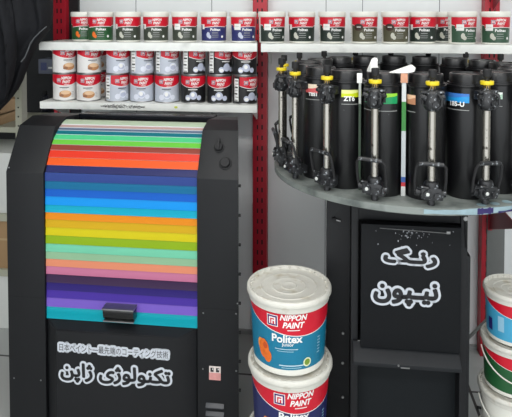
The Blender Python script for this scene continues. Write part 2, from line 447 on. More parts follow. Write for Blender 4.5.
specs = [  # px centre, Y, low, picture, turn, sticker, label
 (84, 2.53, DG, ORANGE, 0, None, 'leftmost plastic jar on upper shelf, green label with orange picture, partly hidden'),
 (100.7, 2.465, DG, ORANGE, 0, None, 'white plastic jar with bright green label and orange picture, second from left'),
 (128.3, 2.465, GG, BEI, -4, 'side', 'white jar with grey-green label, third from left on upper shelf'),
 (156, 2.465, GG, BEI, 0, 'side', 'white jar with grey-green label, fourth from left on upper shelf'),
 (184.6, 2.465, GG, BEI, 8, 'white', 'white jar with grey-green label, directly left of the two navy jars'),
 (213.8, 2.465, NB, BALL, 4, 'side', 'white jar with navy label, left one of the navy pair'),
 (243, 2.465, NB, BALL, 16, 'white', 'white jar with navy label, right one of the navy pair by the middle rail'),
 (271.8, 2.43, KG, BEI, 22, 'white', 'white jar with dark green label at left end of right shelf'),
 (301.7, 2.465, KG, BEI, 0, 'side', 'white jar with dark green label, second from left end of right shelf'),
 (332, 2.465, KG, BEI, 15, 'white', 'white jar with dark green label and pale sticker, third on right shelf'),
 (364, 2.465, OG, BEI, 17, 'brown', 'white jar with olive label and brown oval, left one of two such jars'),
 (395, 2.46, OG, BEI, 17, 'brown', 'white jar with olive label and brown oval, right one of two such jars'),
 (422.4, 2.49, KG, BEI, 2, 'side', 'white jar with black-green label just right of the brown oval jars'),
 (447.5, 2.57, KG, BEI, 0, 'side', 'white jar half hidden behind its neighbours on right shelf'),
 (462, 2.445, FG, BEI, 30, 'white', 'white jar turned to show its white side strip, second from right edge'),
 (495, 2.44, FG, BEI, 14, 'white', 'white jar with green label and pale sticker at right edge'),
]
zj = 1.4402
for (px, Y, low, pic, turn, stk, lb_) in specs:
    p = at(px, 30, Y)
    face = math.atan2(p.x, p.y)      # heading from camera; labels roughly face the aisle
    t = thing('paint_jar', (p.x, Y, zj), lb_, 'paint jar', 'plastic paint jars on the upper shelves', rz=R(turn)-face*.8)
    pot('jar', t, .0530, .0560, .134, .0592, .023, jar_style(low, pic, turn, stk))

TW = lab((226, 224, 222)); TL = lab((190, 196, 208)); TB = lab((26, 26, 28))
def tin_style(kind, word, side=0):
    low = {'w': TW, 'l': TL, 'b': TB}[kind]
    st = dict(z0=.04, z1=.955, low=low, edge=lambda d: 1-.26-.17*cos(R(max(-85, min(85, d*1.15)))), ra0=-(58 if side else 86), ra1=84, line=.02, s=.017,
              zn=.79, nx=.008, nw=.044, nh=.0135, a0=-90, a1=90)
    txtm = WHT if kind == 'b' else mat('label_dark_text', (70, 74, 84), .5)
    st['bars'] = [(-.002, .49, .040, .0035, txtm), (.0, .44, .022, .0018, GREY)]
    if kind == 'w':
        st['dots'] = [(.002, .23, .026, .0165, TAN), (.004, .29, .021, .009, lab((226, 190, 152))), (-.014, .17, .010, .006, lab((150, 100, 68)))]
        st['bars'] += [(.036, .3-.06*i, .012, .0016, GREY) for i in range(4)]
    else:
        bm_ = BALL if kind == 'b' else lab((222, 226, 238))
        st['dots'] = [(0, .26, .0165, .0175, bm_), (-.024, .17, .012, .0125, bm_), (.025, .17, .0105, .011, bm_), (-.002, .29, .008, .009, WHT), (0, .24, .013, .010, BALL), (-.024, .15, .009, .007, BALL if kind == 'l' else WHT)]
    st['abs'] = []
    if side:
        st['abs'] = [(-76, .5, .024, .098, WHT)]+[(-76+random.uniform(-3, 3), .1+.125*i, .017, .0022 if i % 2 else .006, INK if i % 3 else GREY) for i in range(7)]
    return st
protos = {}
def tin(kind, side, loc, rz, lb_):
    k = (kind, side)
    if k not in protos:
        t = thing('paint_tin', loc, lb_, 'paint tin', 'metal paint tins on the lower shelf', rz)
        pot('tin', t, .0533, .0533, .1238, .05, .005, tin_style(kind, '', side), 'tin'); protos[k] = t
    else:
        t = copy_tree(protos[k]); t.location = loc; t.rotation_euler = (0, 0, rz)
        t['label'] = lb_; t['group'] = 'metal paint tins on the lower shelf'
    return t
kn = {'w': 'white tin with brown picture', 'l': 'pale grey tin', 'b': 'black tin'}
zt0 = ZL+.0002
TY = 2.475
rows = {0: [(64.8, 'w', 0, 2, 'leftmost in the bottom layer'), (88.8, 'w', 0, 2, 'second from left in the bottom layer'), (117, 'l', 1, 32, 'turned to show its text strip, third in the bottom layer'),
            (142, 'l', 0, 0, 'middle of the three in the bottom layer'), (167, 'l', 0, 2, 'rightmost of three in the bottom layer'), (193.2, 'b', 0, 2, 'left of three in the bottom layer'),
            (219.5, 'b', 0, 0, 'middle of three in the bottom layer'), (245, 'b', 1, 34, 'at right end of the bottom layer, turned to show its white strip')],
        1: [(64.8, 'w', 0, 14, 'leftmost in the top layer'), (89.3, 'w', 0, 14, 'second from left in the top layer'), (118.5, 'l', 0, 8, 'left of three in the top layer'),
            (142, 'l', 1, 26, 'middle of three in the top layer, with white text strip'), (167, 'l', 1, 22, 'right of three in the top layer'), (193.2, 'b', 1, 30, 'left of three in the top layer, with white text strip'),
            (219.8, 'b', 1, 26, 'middle of three in the top layer'), (244.5, 'b', 0, 0, 'at right end of the top layer')]}
for lv, row in rows.items():
    for (px, kd, side, turn, wh) in row:
        p = at(px, 90, TY); face = math.atan2(p.x, p.y)
        tin(kd, side, (p.x, TY+(.006*random.random()), zt0+lv*.1240), R(turn)-face*.8+(R(10) if lv else 0), kn[kd]+', '+wh)
for lv, wh in ((0, 'behind the second tin of the bottom layer'), (1, 'behind the second tin of the top layer')):
    p = at(100.8, 90, 2.60); tin('w', 0, (p.x, 2.60, zt0+lv*.1240), R(10), kn['w']+', '+wh)

# ------------------------------------------------------------------ big buckets
def bucket_style(low, k, tc=0, junior=True, orange=True):
    st = dict(z0=.09, z1=.835, low=low, edge=lambda d: 1-.385*cos(R(max(-88, min(88, (d-22)*.8)))), line=.012, s=.035*k,
              zn=.875, nx=.016*k, nw=.084*k, nh=.0185*k, word='Politex', zw=.56, ww=.094*k, wx=-.004*k, tc=tc, a0=-120, a1=120)
    st['bars'] = [(-.006*k, .375, .07*k, .0022, lab((190, 215, 225))), (-.010*k, .335, .05*k, .0018, lab((160, 200, 215))), (.01*k, .08, .075*k, .0035, lab((190, 215, 225))), (.01*k, .04, .06*k, .002, lab((160, 200, 215)))]
    st['abs'] = [(50+tc, .5-.055*i, .012*k, .003*k, lab((150, 195, 215))) for i in range(6)]
    st['txt'] = [(-1+tc, .455, 'Junior', .036*k, WHT)] if junior else []
    st['dots'] = []
    if orange:
        st['dots'] = [(-.084*k, .30, .019*k, .030*k, ORANGE), (-.070*k, .19, .014*k, .020*k, ORANGE), (-.098*k, .36, .011*k, .018*k, lab((240, 150, 60))), (-.078*k, .36, .008*k, .010*k, lab((200, 80, 30))),
                      (.062*k, .12, .013*k, .014*k, lab((225, 232, 190))), (.062*k, .12, .009*k, .010*k, lab((120, 150, 50)))]
    return st
TEAL = lab((14, 118, 152)); NAVL = lab((32, 38, 92)); WOODG = lab((34, 92, 52)); SKY = lab((70, 165, 205))
bp = at(289, 283, 1.79); H3 = .2355
for i, (low, tc, lb_, dx) in enumerate([(None, 0, 'white bucket lowest in the left stack, mostly below the picture', -.003), (NAVL, 9, 'white bucket with navy label, second from top of the stack before the cabinet', .004), (TEAL, 0, 'white bucket with teal label on top of the stack before the cabinet', 0)]):
    t = thing('paint_bucket', (bp.x+dx, 1.79-dx, .0005+i*H3), lb_, 'bucket', 'buckets stacked beside the mixing cabinet', rz=R(3))
    st = bucket_style(low or NAVL, 1, tc, True, i != 0) ; 
    st['handle'] = None
    pot('bucket', t, (.112), .1245, H3-.0005, .1345, .036, st, 'bucket')
bp = at(513.5, 286, 1.95)
hs = .1655
for i, (low, r, lb_, dx, tc) in enumerate([(None, .112, 'white plastic bucket at floor level, lowest of the right stack', .0, 0), (None, .108, 'plain white bucket with folded wire handle, second from floor in right stack', .0, 0),
        (WOODG, .1015, 'white bucket with dark green label and handle, second from top of right stack', .0, 36), (SKY, .0955, 'white bucket with sky blue label and orange picture, topmost of right stack', 0, 42)]):
    t = thing('paint_bucket', (bp.x+dx, 1.95, .0005+i*hs), lb_, 'bucket', 'buckets stacked at the right edge', rz=R(-12))
    k = r/.135
    if low: st = bucket_style(low, k, tc, False, True)
    else: st = dict(blank=True)
    if i == 3:
        st['dots'] = [(-.01, .22, .024, .016, ORANGE), (.005, .15, .02, .014, lab((214, 150, 60))), (-.018, .12, .012, .008, lab((180, 110, 50)))]
        st['abs'] = [(-58, .30, .018, .04, NAVY), (-30, .42, .02, .05, lab((150, 200, 225)))]; st['word'] = None; st['txt'] = []; st['bars'] = []
    if i == 2:
        st['dots'] = [(-.02, .2, .022, .02, lab((200, 205, 195))), (.02, .25, .02, .016, lab((150, 160, 150))), (-.045, .42, .016, .008, WHT)]; st['txt'] = []; st['word'] = None
    st['handle'] = R(15) if i in (1, 2) else None; st['drop'] = .42
    st.setdefault('low', WHT)
    if st['handle'] is None: st.pop('handle')
    pot('bucket', t, r*.84, r*.925, hs-.0005, r, .030, st, 'bucket')

# ------------------------------------------------------------------ colour machine (left)
MX0, MX1, MI0, MI1, MYF = -1.166, -.301, -1.021, -.450, 1.95
mt = thing('paint_mixing_machine', ((MX0+MX1)/2, MYF, 0), 'tall black machine with rainbow striped shutter front beside the red rail', 'machine')
cx = (MX0+MX1)/2
PROF = [(MYF, .003), (MYF, .984), (2.047, 1.138), (2.145, 1.158), (2.335, 1.137), (2.335, .003)]
mb = MB()
for (a, b_) in ((MX0, MI0), (MI1, MX1)):
    mb = MB(); mb.prism([(y-MYF, z) for y, z in PROF], 'X', a-cx, b_-cx, BLACKM, .0025)
    if b_ == MX1:
        for v in mb.bm.verts:
            if v.co.x > (MI1+MX1)/2-cx: v.co.x -= .165*v.co.y
    mb.build('side_column', mt)
mb = MB()   # carcass between the columns
mb.prism([(y-MYF, z) for y, z in [(1.985, .003), (1.985, .96), (2.07, 1.10), (2.16, 1.13), (2.33, 1.11), (2.33, .003)]], 'X', MI0-cx, MI1-cx, BLACKM)
mb.box(MI0-cx, MI1-cx, 2.27-MYF, 2.335-MYF, 1.10, 1.146, BLACKM, .004)
mb.build('carcass', mt)
# columns' panel seams, screws, knobs
for (a, b_) in ((MX0+.004, MI0-.004), (MI1+.004, MX1-.004)):
    mb = MB(); mb.box(a-cx, b_-cx, -.0006, .001, .5195, .5215, mat('seam_dark', (12, 12, 13), .8)); mb.build('panel_seam', mt)
for (x, z) in [(-.428, .503), (-.31, .508), (-.43, .30), (-.31, .302), (-.305, .545), (MX0+.02, .21), (MI0-.02, .21), (MX0+.012, 1.0)]:
    mb = MB(); mb.lathe([(.0032, 0), (.0028, .0014), (1e-5, .0018)], STEEL, 10, M=Matrix.Translation((x-cx, 0, z)) @ Matrix.Rotation(R(90), 4, 'X')); mb.build('screw', mt)
for i in range(9):
    z = .12+i*.105
    mb = MB(); mb.cyl((MX1-cx-.001, .012, z), (MX1-cx+.006, .012, z), .0055, RUBBER, 10); mb.build('side_bolt', mt)
sl = math.atan2(2.047-1.95, 1.138-.984)
def on_slope(px, py):
    q = ray(px, py)    # ray meets sloped face of the column
    for i in range(400):
        Y = 1.95+.0003*i; z = .984+(Y-1.95)*(1.138-.984)/(2.047-1.95); p = at(px, py, Y)
        if p.z <= z+.0004: break
    return Vector((p.x-cx, Y-MYF, z))
for (px, py, r, h, nm) in ((219, 147.5, .017, .015, 'pointer_knob'), (225.5, 163.5, .0205, .017, 'round_knob')):
    p = on_slope(px, py); M = Matrix.Translation(p) @ Matrix.Rotation(R(90)-sl, 4, 'X')
    mb = MB(); mb.lathe([(r*1.15, 0), (r*1.1, .003), (r*.9, .004), (r*.85, h), (r*.75, h+.002), (1e-5, h+.002)], RUBBER, 28, M=M)
    if nm == 'pointer_knob':
        mb.box(-.004, .004, -r*.9, r*1.7, h*.5, h+.008, RUBBER, .0015, M)
    mb.build(nm, mt)
# shutter: curved sheet of overlapping coloured slats
SP = [(1.962, .40), (1.962, .93), (1.966, .975), (1.985, 1.022), (2.012, 1.068), (2.05, 1.106), (2.095, 1.133), (2.15, 1.147), (2.27, 1.142)]
def spline(pts, n=24):
    out = []
    P = [Vector(p) for p in pts]
    for i in range(len(P)-1):
        a = P[max(0, i-1)]; b = P[i]; c = P[i+1]; d = P[min(len(P)-1, i+2)]
        for k in range(n):
            t = k/n; out.append(.5*((2*b)+(c-a)*t+(2*a-5*b+4*c-d)*t*t+(3*b-a-3*c+d)*t**3))
    out.append(P[-1]); return out
SPP = spline(SP)
def proj_y(p):      # height in the photograph of a point of the slat at the left edge
    X = MI0; d0 = -X*sin(YAW)+p[0]*cos(YAW); h = p[1]-1.56
    return YP-F*(d0*sin(PT)+h*cos(PT))/(d0*cos(PT)-h*sin(PT))
bands = [(119.3, (206, 226, 196)), (124.6, (214, 178, 172)), (127.6, (108, 126, 152)), (130.3, (18, 126, 142)), (134.4, (88, 218, 146)), (139.3, (118, 214, 74)), (144.4, (156, 72, 58)), (150, (240, 62, 40)), (157.3, (252, 98, 38)),
         (165, (42, 46, 104)), (172.2, (50, 74, 150)), (180.8, (0, 112, 160)), (188.2, (0, 98, 208)), (195.8, (0, 158, 250)), (204.3, (0, 180, 212)), (211.8, (246, 148, 14)), (218.8, (226, 180, 14)), (226.6, (228, 212, 10)),
         (234.6, (152, 188, 14)), (242.9, (122, 214, 176)), (251, (156, 200, 160)), (258.2, (244, 152, 116)), (265.5, (208, 122, 158)), (273.3, (62, 38, 76)), (281.7, (46, 30, 120)), (289, (78, 52, 168)), (296.8, (132, 102, 212)), (305.8, (0, 172, 190)), (317.6, None)]
mb = MB(); edge_m = mat('slat_edge_pale', (215, 220, 222), .4)
pts = SPP[::-1]; ys = [proj_y(p) for p in pts]
def cut(y):
    for i in range(len(pts)-1):
        if ys[i] <= y <= ys[i+1]: return pts[i].lerp(pts[i+1], (y-ys[i])/max(1e-6, ys[i+1]-ys[i])), i
    return (pts[0], 0) if y < ys[0] else (pts[-1], len(pts)-2)
A, B = MI0-cx+.001, MI1-cx-.001
for i in range(len(bands)-1):
    (p0, i0), (p1, i1) = cut(bands[i][0]), cut(bands[i+1][0])
    seg = [p0]+[pts[j] for j in range(i0+1, i1+1)]+[p1]
    m = mat('slat_colour_%d' % i, tuple(v*.88 for v in bands[i][1]), .35, 0, .03, 6, spec=.22)
    vs = []; n = len(seg)
    for j, p in enumerate(seg):
        t_ = j/(n-1); nx = pts[min(len(pts)-1, i0+1)]-pts[max(0, i0-1)]; N = Vector((-abs(nx[1]), abs(nx[0]))).normalized() if True else 0
        off = .0032*t_
        vs += [(A, p[0]+N[0]*off-MYF, p[1]+N[1]*off), (B, p[0]+N[0]*off-MYF, p[1]+N[1]*off)]
    # lip under the slat's lower edge
    vs += [(A, p1[0]-MYF, p1[1]), (B, p1[0]-MYF, p1[1])]
    k = len(vs)
    mb.faces(vs[:-2], [(2*j, 2*j+1, 2*j+3, 2*j+2) for j in range(n-1)], m)
    mb.faces(vs[-4:], [(0, 1, 3, 2)], edge_m)
mb.build('shutter', mt, sharp=None)
# bar behind the shutter top with chrome strip
mb = MB(); mb.box(MI0-cx, MI1-cx, 2.255-MYF, 2.275-MYF, 1.13, 1.150, mat('glossy_black_bar', (22, 24, 30), .2), .003); mb.build('top_bar', mt)
# scoop handle on the lowest slat
hx0, hx1 = at(103, 313, 1.925).x-cx, at(133.5, 315, 1.925).x-cx
hz1 = at(120, 311, 1.92).z; hz0 = at(120, 322.5, 1.92).z
mb = MB()
mb.prism([(.012, hz0), (-.012, hz0), (-.026, hz0+.012), (-.030, hz1-.006), (-.026, hz1), (.012, hz1)], 'X', hx0, hx1, mat('handle_gloss_black', (20, 20, 20), .15), .002)
hd = mb.build('handle', mt)
mb = MB(); mb.box(hx0-.002, hx1+.002, -.034, .012, hz1, hz1+.006, STEEL, .0015); mb.build('metal_lip', hd)
mb = MB(); mb.box(hx0, hx1, -.0275, -.0115, hz0-.003, hz0+.001, STEEL, .001); mb.build('metal_lip', hd)
# lower access panel: chamfered bulge
YF2 = 1.92-MYF
O0, O1, I0, I1 = MI0-cx+.002, MI1-cx-.002, -.965-cx, -.512-cx
zt_, zi, zb = .440, .4215, .02
vs = [(O0, .012, zb), (O1, .012, zb), (O1, .012, zt_), (O0, .012, zt_), (I0, YF2, zb+.02), (I1, YF2, zb+.02), (I1, YF2, zi), (I0, YF2, zi)]
mb = MB(); bv, fc = mb.faces(vs, [(0, 1, 5, 4), (1, 2, 6, 5), (2, 3, 7, 6), (3, 0, 4, 7), (4, 5, 6, 7), (0, 3, 2, 1)], BLACKM)
r_ = bmesh.ops.bevel(mb.bm, geom=[e for e in mb.bm.edges], offset=.003, segments=2, affect='EDGES')
mb.build('lower_door', mt)
# stickers
def outline_sticker(name, par, body, x, y, z, w, h, pad, slope, bold, lb_, res=3):
    t = fit(joined2d(body) if bold else text2d(body, 1, 0, 0, res), w, h); mb = MB()
    n = 16
    for k in range(n):
        a = 2*pi*k/n
        on_plane(mb, t, STICK, x+pad*cos(a), y-.0006-.00002*k, z+pad*sin(a)+slope*pad*cos(a), slope)
    for k in range(8):
        a = 2*pi*k/8+.2
        on_plane(mb, t, STICK, x+pad*.5*cos(a), y-.0010-.00002*k, z+pad*.5*sin(a), slope)
    on_plane(mb, t, INK, x, y-.0020, z, slope)
    for k in range(12 if bold else 0):
        a = 2*pi*k/12; on_plane(mb, t, INK, x+bold*cos(a), y-.0020-.00002*k, z+bold*sin(a), slope)
    o = mb.build(name, par, sharp=None); o['label'] = lb_; return o
pj = (at(56, 346, 1.92)+at(172, 356, 1.92))/2
outline_sticker('sticker', mt, '日本ペイント―最先端のコーティング技術', pj.x-cx, YF2, pj.z+.001, .404, .0265, .0080, 0, 0, 'white sticker strip with small black Japanese lettering', 2)
pa = at(115, 375.5, 1.92)
outline_sticker('sticker', mt, '\uFEE6\uFB58\uFE8D\uFB8A \uFBFC\uFB8A\uFEEE\uFEDF\uFEEE\uFEE8\uFB91\uFE97', pa.x-cx, YF2, pa.z, .405, .068, .0105, 0, .0028, 'white-edged black Persian lettering')
# small socket sticker and louvres on right column
ps = at(215, 373, 1.95)
mb = MB(); x = ps.x-cx; z = ps.z
mb.box(x-.021, x+.021, -.0025, 0, z-.024, z+.025, mat('socket_cream', (226, 214, 208), .5), .001)
mb.box(x-.021, x+.021, -.0032, -.0025, z-.024, z+.002, mat('socket_pink', (214, 150, 146), .5, 0, .2, 90))
for sx in (-.010, .010):
    mb.box(x+sx-.0055, x+sx+.0055, -.0042, -.0025, z+.006, z+.020, INK); mb.box(x+sx+.001, x+sx+.004, -.0052, -.0042, z+.014, z+.019, WHT)
mb.build('switch_plate', mt)['label'] = 'small cream and pink plate with two black marks'
for z in (.170, .140):
    xl = at(215, 405, 1.95).x-cx
    mb = MB(); mb.prism([(0, z-.006), (-.009, z-.006), (-.010, z-.003), (0, z+.009)], 'X', xl-.033, xl+.033, mat('louvre_grey', (62, 63, 67), .4), .001); mb.build('louvre', mt)

# ------------------------------------------------------------------ canister cabinet (right)
ct = thing('dispenser_cabinet', (.23, 1.95, 0), 'black steel cabinet with round turntable top, below the paint canisters', 'cabinet')
CX = .23; CY = 1.95
def L(x, y, z=0): return (x-CX, y-CY, z)
mb = MB(); mb.box(.005-CX, .466-CX, 0, .36, .003, 1.0, BLACKM, .003); mb.build('cabinet_body', ct)
f0, f1, fy = .084, .4435, 1.83-CY
mb = MB()
mb.box(f0-CX, f0+.022-CX, fy, 0, .003, .985, BLACKM, .0015); mb.box(f1-.020-CX, f1-CX, fy, 0, .003, .985, BLACKM, .0015)
mb.box(f0+.022-CX, f1-.020-CX, fy+.006, 0, .905, .985, BLACKM, .0015)
mb.box(f0+.022-CX, f1-.020-CX, fy+.055, 0, .003, .50, mat('recess_dark', (22, 26, 29), .55, spec=.2))
mb.build('front_frame', ct)
mb = MB()
mb.box(.113-CX, .4185-CX, 1.80-CY, 1.828-CY, .508, .903, BLACKP, .002); dr = mb.build('door', ct)
mb = MB(); sm = mat('dried_paint_splash', (170, 172, 178), .6)
random.seed(5)
for i in range(46):
    px = random.gauss(413, 8); py = random.gauss(235, 3.4)
    if i > 36: px = random.uniform(372, 455); py = random.uniform(226, 250)
    if py < 230: py = 230+random.random()*3
    q = at(px, py, 1.80); s_ = random.uniform(.0006, .0022)
    mb.faces([(q.x-CX+s_*cos(k*pi/3)*random.uniform(.6, 1.1), 1.80-CY-.0005, q.z+s_*1.6*sin(k*pi/3)*random.uniform(.6, 1.3)) for k in range(6)], [tuple(range(6))], sm)
mb.build('paint_splash', dr, sharp=None)
mb = MB(); mb.tube([(.17-CX, 1.797-CY, .893), (.30-CX, 1.797-CY, .889), (.375-CX, 1.797-CY, .886)], .0014, STEEL, 6); mb.box(.372-CX, .384-CX, 1.795-CY, 1.80-CY, .884, .892, STEEL, .001); mb.build('latch_rod', dr)
q1 = at(410, 257.5, 1.80); q2 = at(405.5, 294, 1.80)
outline_sticker('sticker', dr, '\uFB93\u0640\uFEE7\uFEAD', q1.x-CX, 1.80-CY, q1.z, .158, .054, .0105, 0, .0036, 'white-edged black Persian word, upper one')
outline_sticker('sticker', dr, '\uFEE5\uFEEE\uFB59\u0640\uFBFF\uFEE7', q2.x-CX, 1.80-CY, q2.z, .192, .070, .0115, 0, .0036, 'white-edged black Persian word, lower one')
# sloping tray
mb = MB()
mb.prism([(1.83-CY, .512), (1.822-CY, .514), (1.775-CY, .474), (1.775-CY, .462), (1.783-CY, .462), (1.885-CY, .462), (1.885-CY, .512)], 'X', f0+.006-CX, f1-.026-CX, mat('tray_black', (32, 34, 37), .5, 0, .12, 20, spec=.22), .0012)
mb.build('drip_tray', ct)
mb = MB(); mb.box(.105-CX, .40-CX, 1.8215-CY, 1.8245-CY, .5135, .5165, STEEL); mb.build('tray_edge', ct)
mb = MB(); mb.box(.235-CX, .262-CX, 1.7735-CY, 1.7755-CY, .4635, .4675, STEEL); mb.cyl((.228-CX, 1.776-CY, .472), (.228-CX, 1.7725-CY, .472), .003, STEEL, 8); mb.build('tray_catch', ct)
for (x, z) in ((.0627, .4645), (.062, .36), (.063, .24)):
    mb = MB(); mb.cyl((x-CX, 0, z), (x-CX, -.004, z), .0045, STEEL, 10); mb.build('bolt', ct)
mb = MB(); mb.cyl((.030-CX, 0, .861), (.030-CX, -.012, .861), .008, RUBBER, 10); mb.cyl((.030-CX, -.006, .861), (.052-CX, -.010, .858), .0032, STEEL, 8); mb.build('clamp_screw', ct)
mb = MB(); mb.cyl((.435-CX, fy, .925), (.435-CX, fy-.008, .925), .007, STEEL, 12); mb.tube([(.435-CX, fy-.004, .92), (.437-CX, fy-.006, .88), (.44-CX, fy-.004, .83)], .003, RUBBER, 6); mb.build('hinge', ct)
# side flange on the right front
mb = MB(); mb.box(f1-CX, f1+.012-CX, fy+.01, 0, .003, .80, BLACKM, .001); mb.build('side_flange', ct)
# turntable
TX, TYY, TZ = .2838, 2.050, 1.034
discm = speck('turntable_metal', (136, 142, 138), (92, 98, 96), .45, 14, .45, .7, .3)
mb = MB(); mb.lathe([(1e-5, .985), (.06, .985), (.07, 1.0), (.20, 1.005), (.40, 1.012)], BLACKM, 48, c=L(TX, TYY)); mb.lathe([(.10, 1.012), (.463, 1.012), (.466, 1.0145), (.466, TZ-.002), (.463, TZ), (1e-5, TZ)], discm, 96, c=L(TX, TYY))
tb = mb.build('turntable', ct)
mb = MB(); bl = mat('pale_blue_paint_stain', (142, 166, 174), .5, 0, .35, 30); pu = mat('violet_paint_stain', (46, 36, 92), .5)
def stain(a0, a1, m, z0, z1, off):
    n = 10; vs = []
    for j in range(n+1):
        a = R(a0+(a1-a0)*j/n); w = random.uniform(.75, 1)
        for z in (z0+(z1-z0)*(1-w), z0+(z1-z0)*w): vs.append((TX-CX+(.4665+off)*sin(a), TYY-CY-(.4665+off)*cos(a), z))
    mb.faces(vs, [(2*j, 2*j+2, 2*j+3, 2*j+1) for j in range(n)], m)
stain(-2, 34, bl, 1.014, TZ-.001, .0004); stain(16, 22, pu, 1.013, TZ, .0008); stain(24, 40, pu, 1.013, 1.02, .0008)
for j in range(3):
    a = R(19+5.5*j); rr = .448
    mb.faces([(TX-CX+(rr+.014*sin(k*pi/5))*sin(a+.03*cos(k*pi/5)), TYY-CY-(rr+.014*sin(k*pi/5))*cos(a+.03*cos(k*pi/5)), TZ+.0006) for k in range(10)], [tuple(range(10))], bl if j != 4 else pu)
mb.build('paint_stain', tb, sharp=None)['label'] = 'pale blue and violet paint stains on the rim'

# canisters
def canister(with_pump=True):
    t = thing('paint_canister', (0, 0, 0), 'x', 'canister')
    mb = MB(); mb.lathe([(1e-5, 0), (.0555, 0), (.0565, .002), (.0565, .318), (.0585, .320), (.0590, .3225), (.0585, .325), (.0545, .326), (.0545, .330), (.03, .330)], BLACKC, 48, mats=None)
    mb.build('canister_body', t)
    mb = MB(); mb.lathe([(.0545, .3265), (.0490, .3285), (.0485, .354), (.0470, .3565), (.0440, .3565), (.0425, .3530), (1e-5, .3525)], BLACKC, 48); mb.build('lid', t)
    py = -.094
    mb = MB(); mb.cyl((0, py, .045), (0, py, .272), .0105, CHROME, 20); mb.build('chrome_tube', t)
    # pump head
    mb = MB()
    mb.lathe([(1e-5, .262), (.0125, .262), (.0185, .266), (.0235, .275), (.0235, .292), (.0205, .298), (.0210, .312), (.0165, .318), (.0095, .320), (.0080, .336), (1e-5, .336)], BLACKD, 20, c=(0, py, 0))
    mb.box(-.016, .016, py-.003, -.0545, .288, .312, BLACKD, .003)
    mb.box(-.031, .031, py-.011, py+.014, .3115, .3170, BLACKD, .0012)
    for sx in (-1, 1):
        mb.cyl((sx*.017, py-.006, .298), (sx*.032, py-.006, .303), .0075, BLACKD, 10)
        mb.cyl((sx*.027, py-.004, .3165), (sx*.027, py-.004, .281), .004, RUBBER, 8)
    mb.lathe([(1e-5, 0), (.0095, 0), (.0095, .010), (1e-5, .010)], BLACKD, 6, M=Matrix.Translation((.004, py-.020, .283)) @ Matrix.Rotation(R(90), 4, 'X'))
    mb.tube([(.010, py-.012, .313), (.022, py-.024, .300), (.020, py-.026, .280), (.008, py-.020, .268)], .0035, BLACKD, 8)
    mb.build('pump_head', t)
    mb = MB(); mb.lathe([(.0082, .318), (.0095, .320), (.0090, .334), (.006, .338)], BRASS, 8, c=(0, py, 0)); mb.build('brass_nut', t)
    mb = MB(); mb.lathe([(.005, .3335), (.0175, .3335), (.0182, .335), (.0182, .3425), (.0175, .344), (.005, .344)], YELLOW, 24, c=(0, py, 0)); mb.build('yellow_ring', t)
    mb = MB(); mb.lathe([(.0065, .343), (.0065, .352), (.0105, .354), (.0115, .357), (.0115, .3740), (.0095, .3765), (1e-5, .3765)], RUBBER, 16, c=(0, py, 0)); mb.build('stem_knob', t)
    # valve block
    mb = MB()
    mb.box(-.031, .024, py-.022, py+.018, .022, .052, BLACKD, .005)
    mb.box(-.022, .030, py-.014, py+.012, .016, .040, BLACKD, .004)
    mb.lathe([(.0200, .048), (.0215, .056), (.0180, .066), (.0125, .069)], BLACKD, 16, c=(0, py, 0))
    mb.box(-.014, .014, py+.015, -.055, .016, .042, BLACKD, .003)
    mb.cyl((-.024, py-.002, .036), (-.044, py-.002, .039), .0115, BLACKD, 12); mb.cyl((.024, py-.002, .034), (.038, py-.002, .034), .010, BLACKD, 12)
    mb.cyl((-.015, py-.018, .038), (-.015, py-.029, .038), .0105, BLACKD, 14); mb.cyl((.012, py-.018, .032), (.012, py-.027, .032), .009, BLACKD, 12)
    mb.cyl((0, py+.002, .020), (0, py+.002, .001), .010, BLACKD, 12); mb.tube([(-.040, py-.004, .046), (-.030, py-.020, .056), (-.012, py-.024, .054)], .004, BLACKD, 8)
    mb.build('valve_block', t)
    mb = MB(); mb.lathe([(.0052, 0), (.0045, .002), (1e-5, .0028)], mat('white_screw_cap', (205, 208, 204), .4), 12, M=Matrix.Translation((-.015, py-.029, .038)) @ Matrix.Rotation(R(90), 4, 'X')); mb.build('screw_cap', t)
    mb = MB(); mb.tube([(-.044, py-.004, .038), (-.047, py-.012, .075), (-.045, py-.022, .110), (-.038, py-.026, .122), (-.010, py-.027, .123), (.026, py-.026, .119), (.034, py-.023, .110), (.036, py-.014, .070), (.034, py-.004, .038)], .0042, RUBBER, 8)
    mb.cyl((-.038, py-.026, .1222), (.026, py-.026, .1195), .0062, BLACKD, 10)
    mb.build('pump_handle', t)
    return t
proto = canister()
RCAN = .350; STEP = 20.; TH0 = -79.1
labels = {0: 'leftmost black canister, its pump standing clear against the wall', 1: 'black canister with cream and red sticker, second pump from left', 2: 'black canister with yellow-green sticker',
          3: 'black canister with bright green sticker, left of the printed paper strip', 4: 'black canister with orange-beige sticker, front middle of the turntable', 5: 'black canister with blue sticker',
          6: 'black canister at the right picture edge with a white sticker', 7: 'black canister cut off by the right picture edge'}
rear = ['fifth from right in the back row', 'fourth from right in the back row', 'third from right in the back row', 'in the back row behind the green sticker canister', 'in the back row behind the yellow-green sticker canister', 'in the back row, second from left', 'leftmost in the back row', 'at the left flank behind the cream sticker one', 'at the left end, behind the leftmost pump']
def px_of(X, Y, Z=1.3):
    d = -X*sin(YAW)+Y*cos(YAW); return 256+F*(X*cos(YAW)+Y*sin(YAW))/d
rearn = 0; canist = {}
for k in range(18):
    th = R(TH0+STEP*k); X = TX+RCAN*sin(th); Y = TYY-RCAN*cos(th)
    if px_of(X, Y) > 532: continue
    lb_ = labels.get(k)
    if lb_ is None: lb_ = 'black canister '+['third from left in the back row', 'x'][0]; rearn += 1
    t = proto if k == 0 else copy_tree(proto)
    t.location = (X, Y, TZ+.0005); t.rotation_euler = (0, 0, th)
    tag(t, lb_, 'canister', 'black paint canisters on the turntable'); canist[k] = (t, X, Y, th)
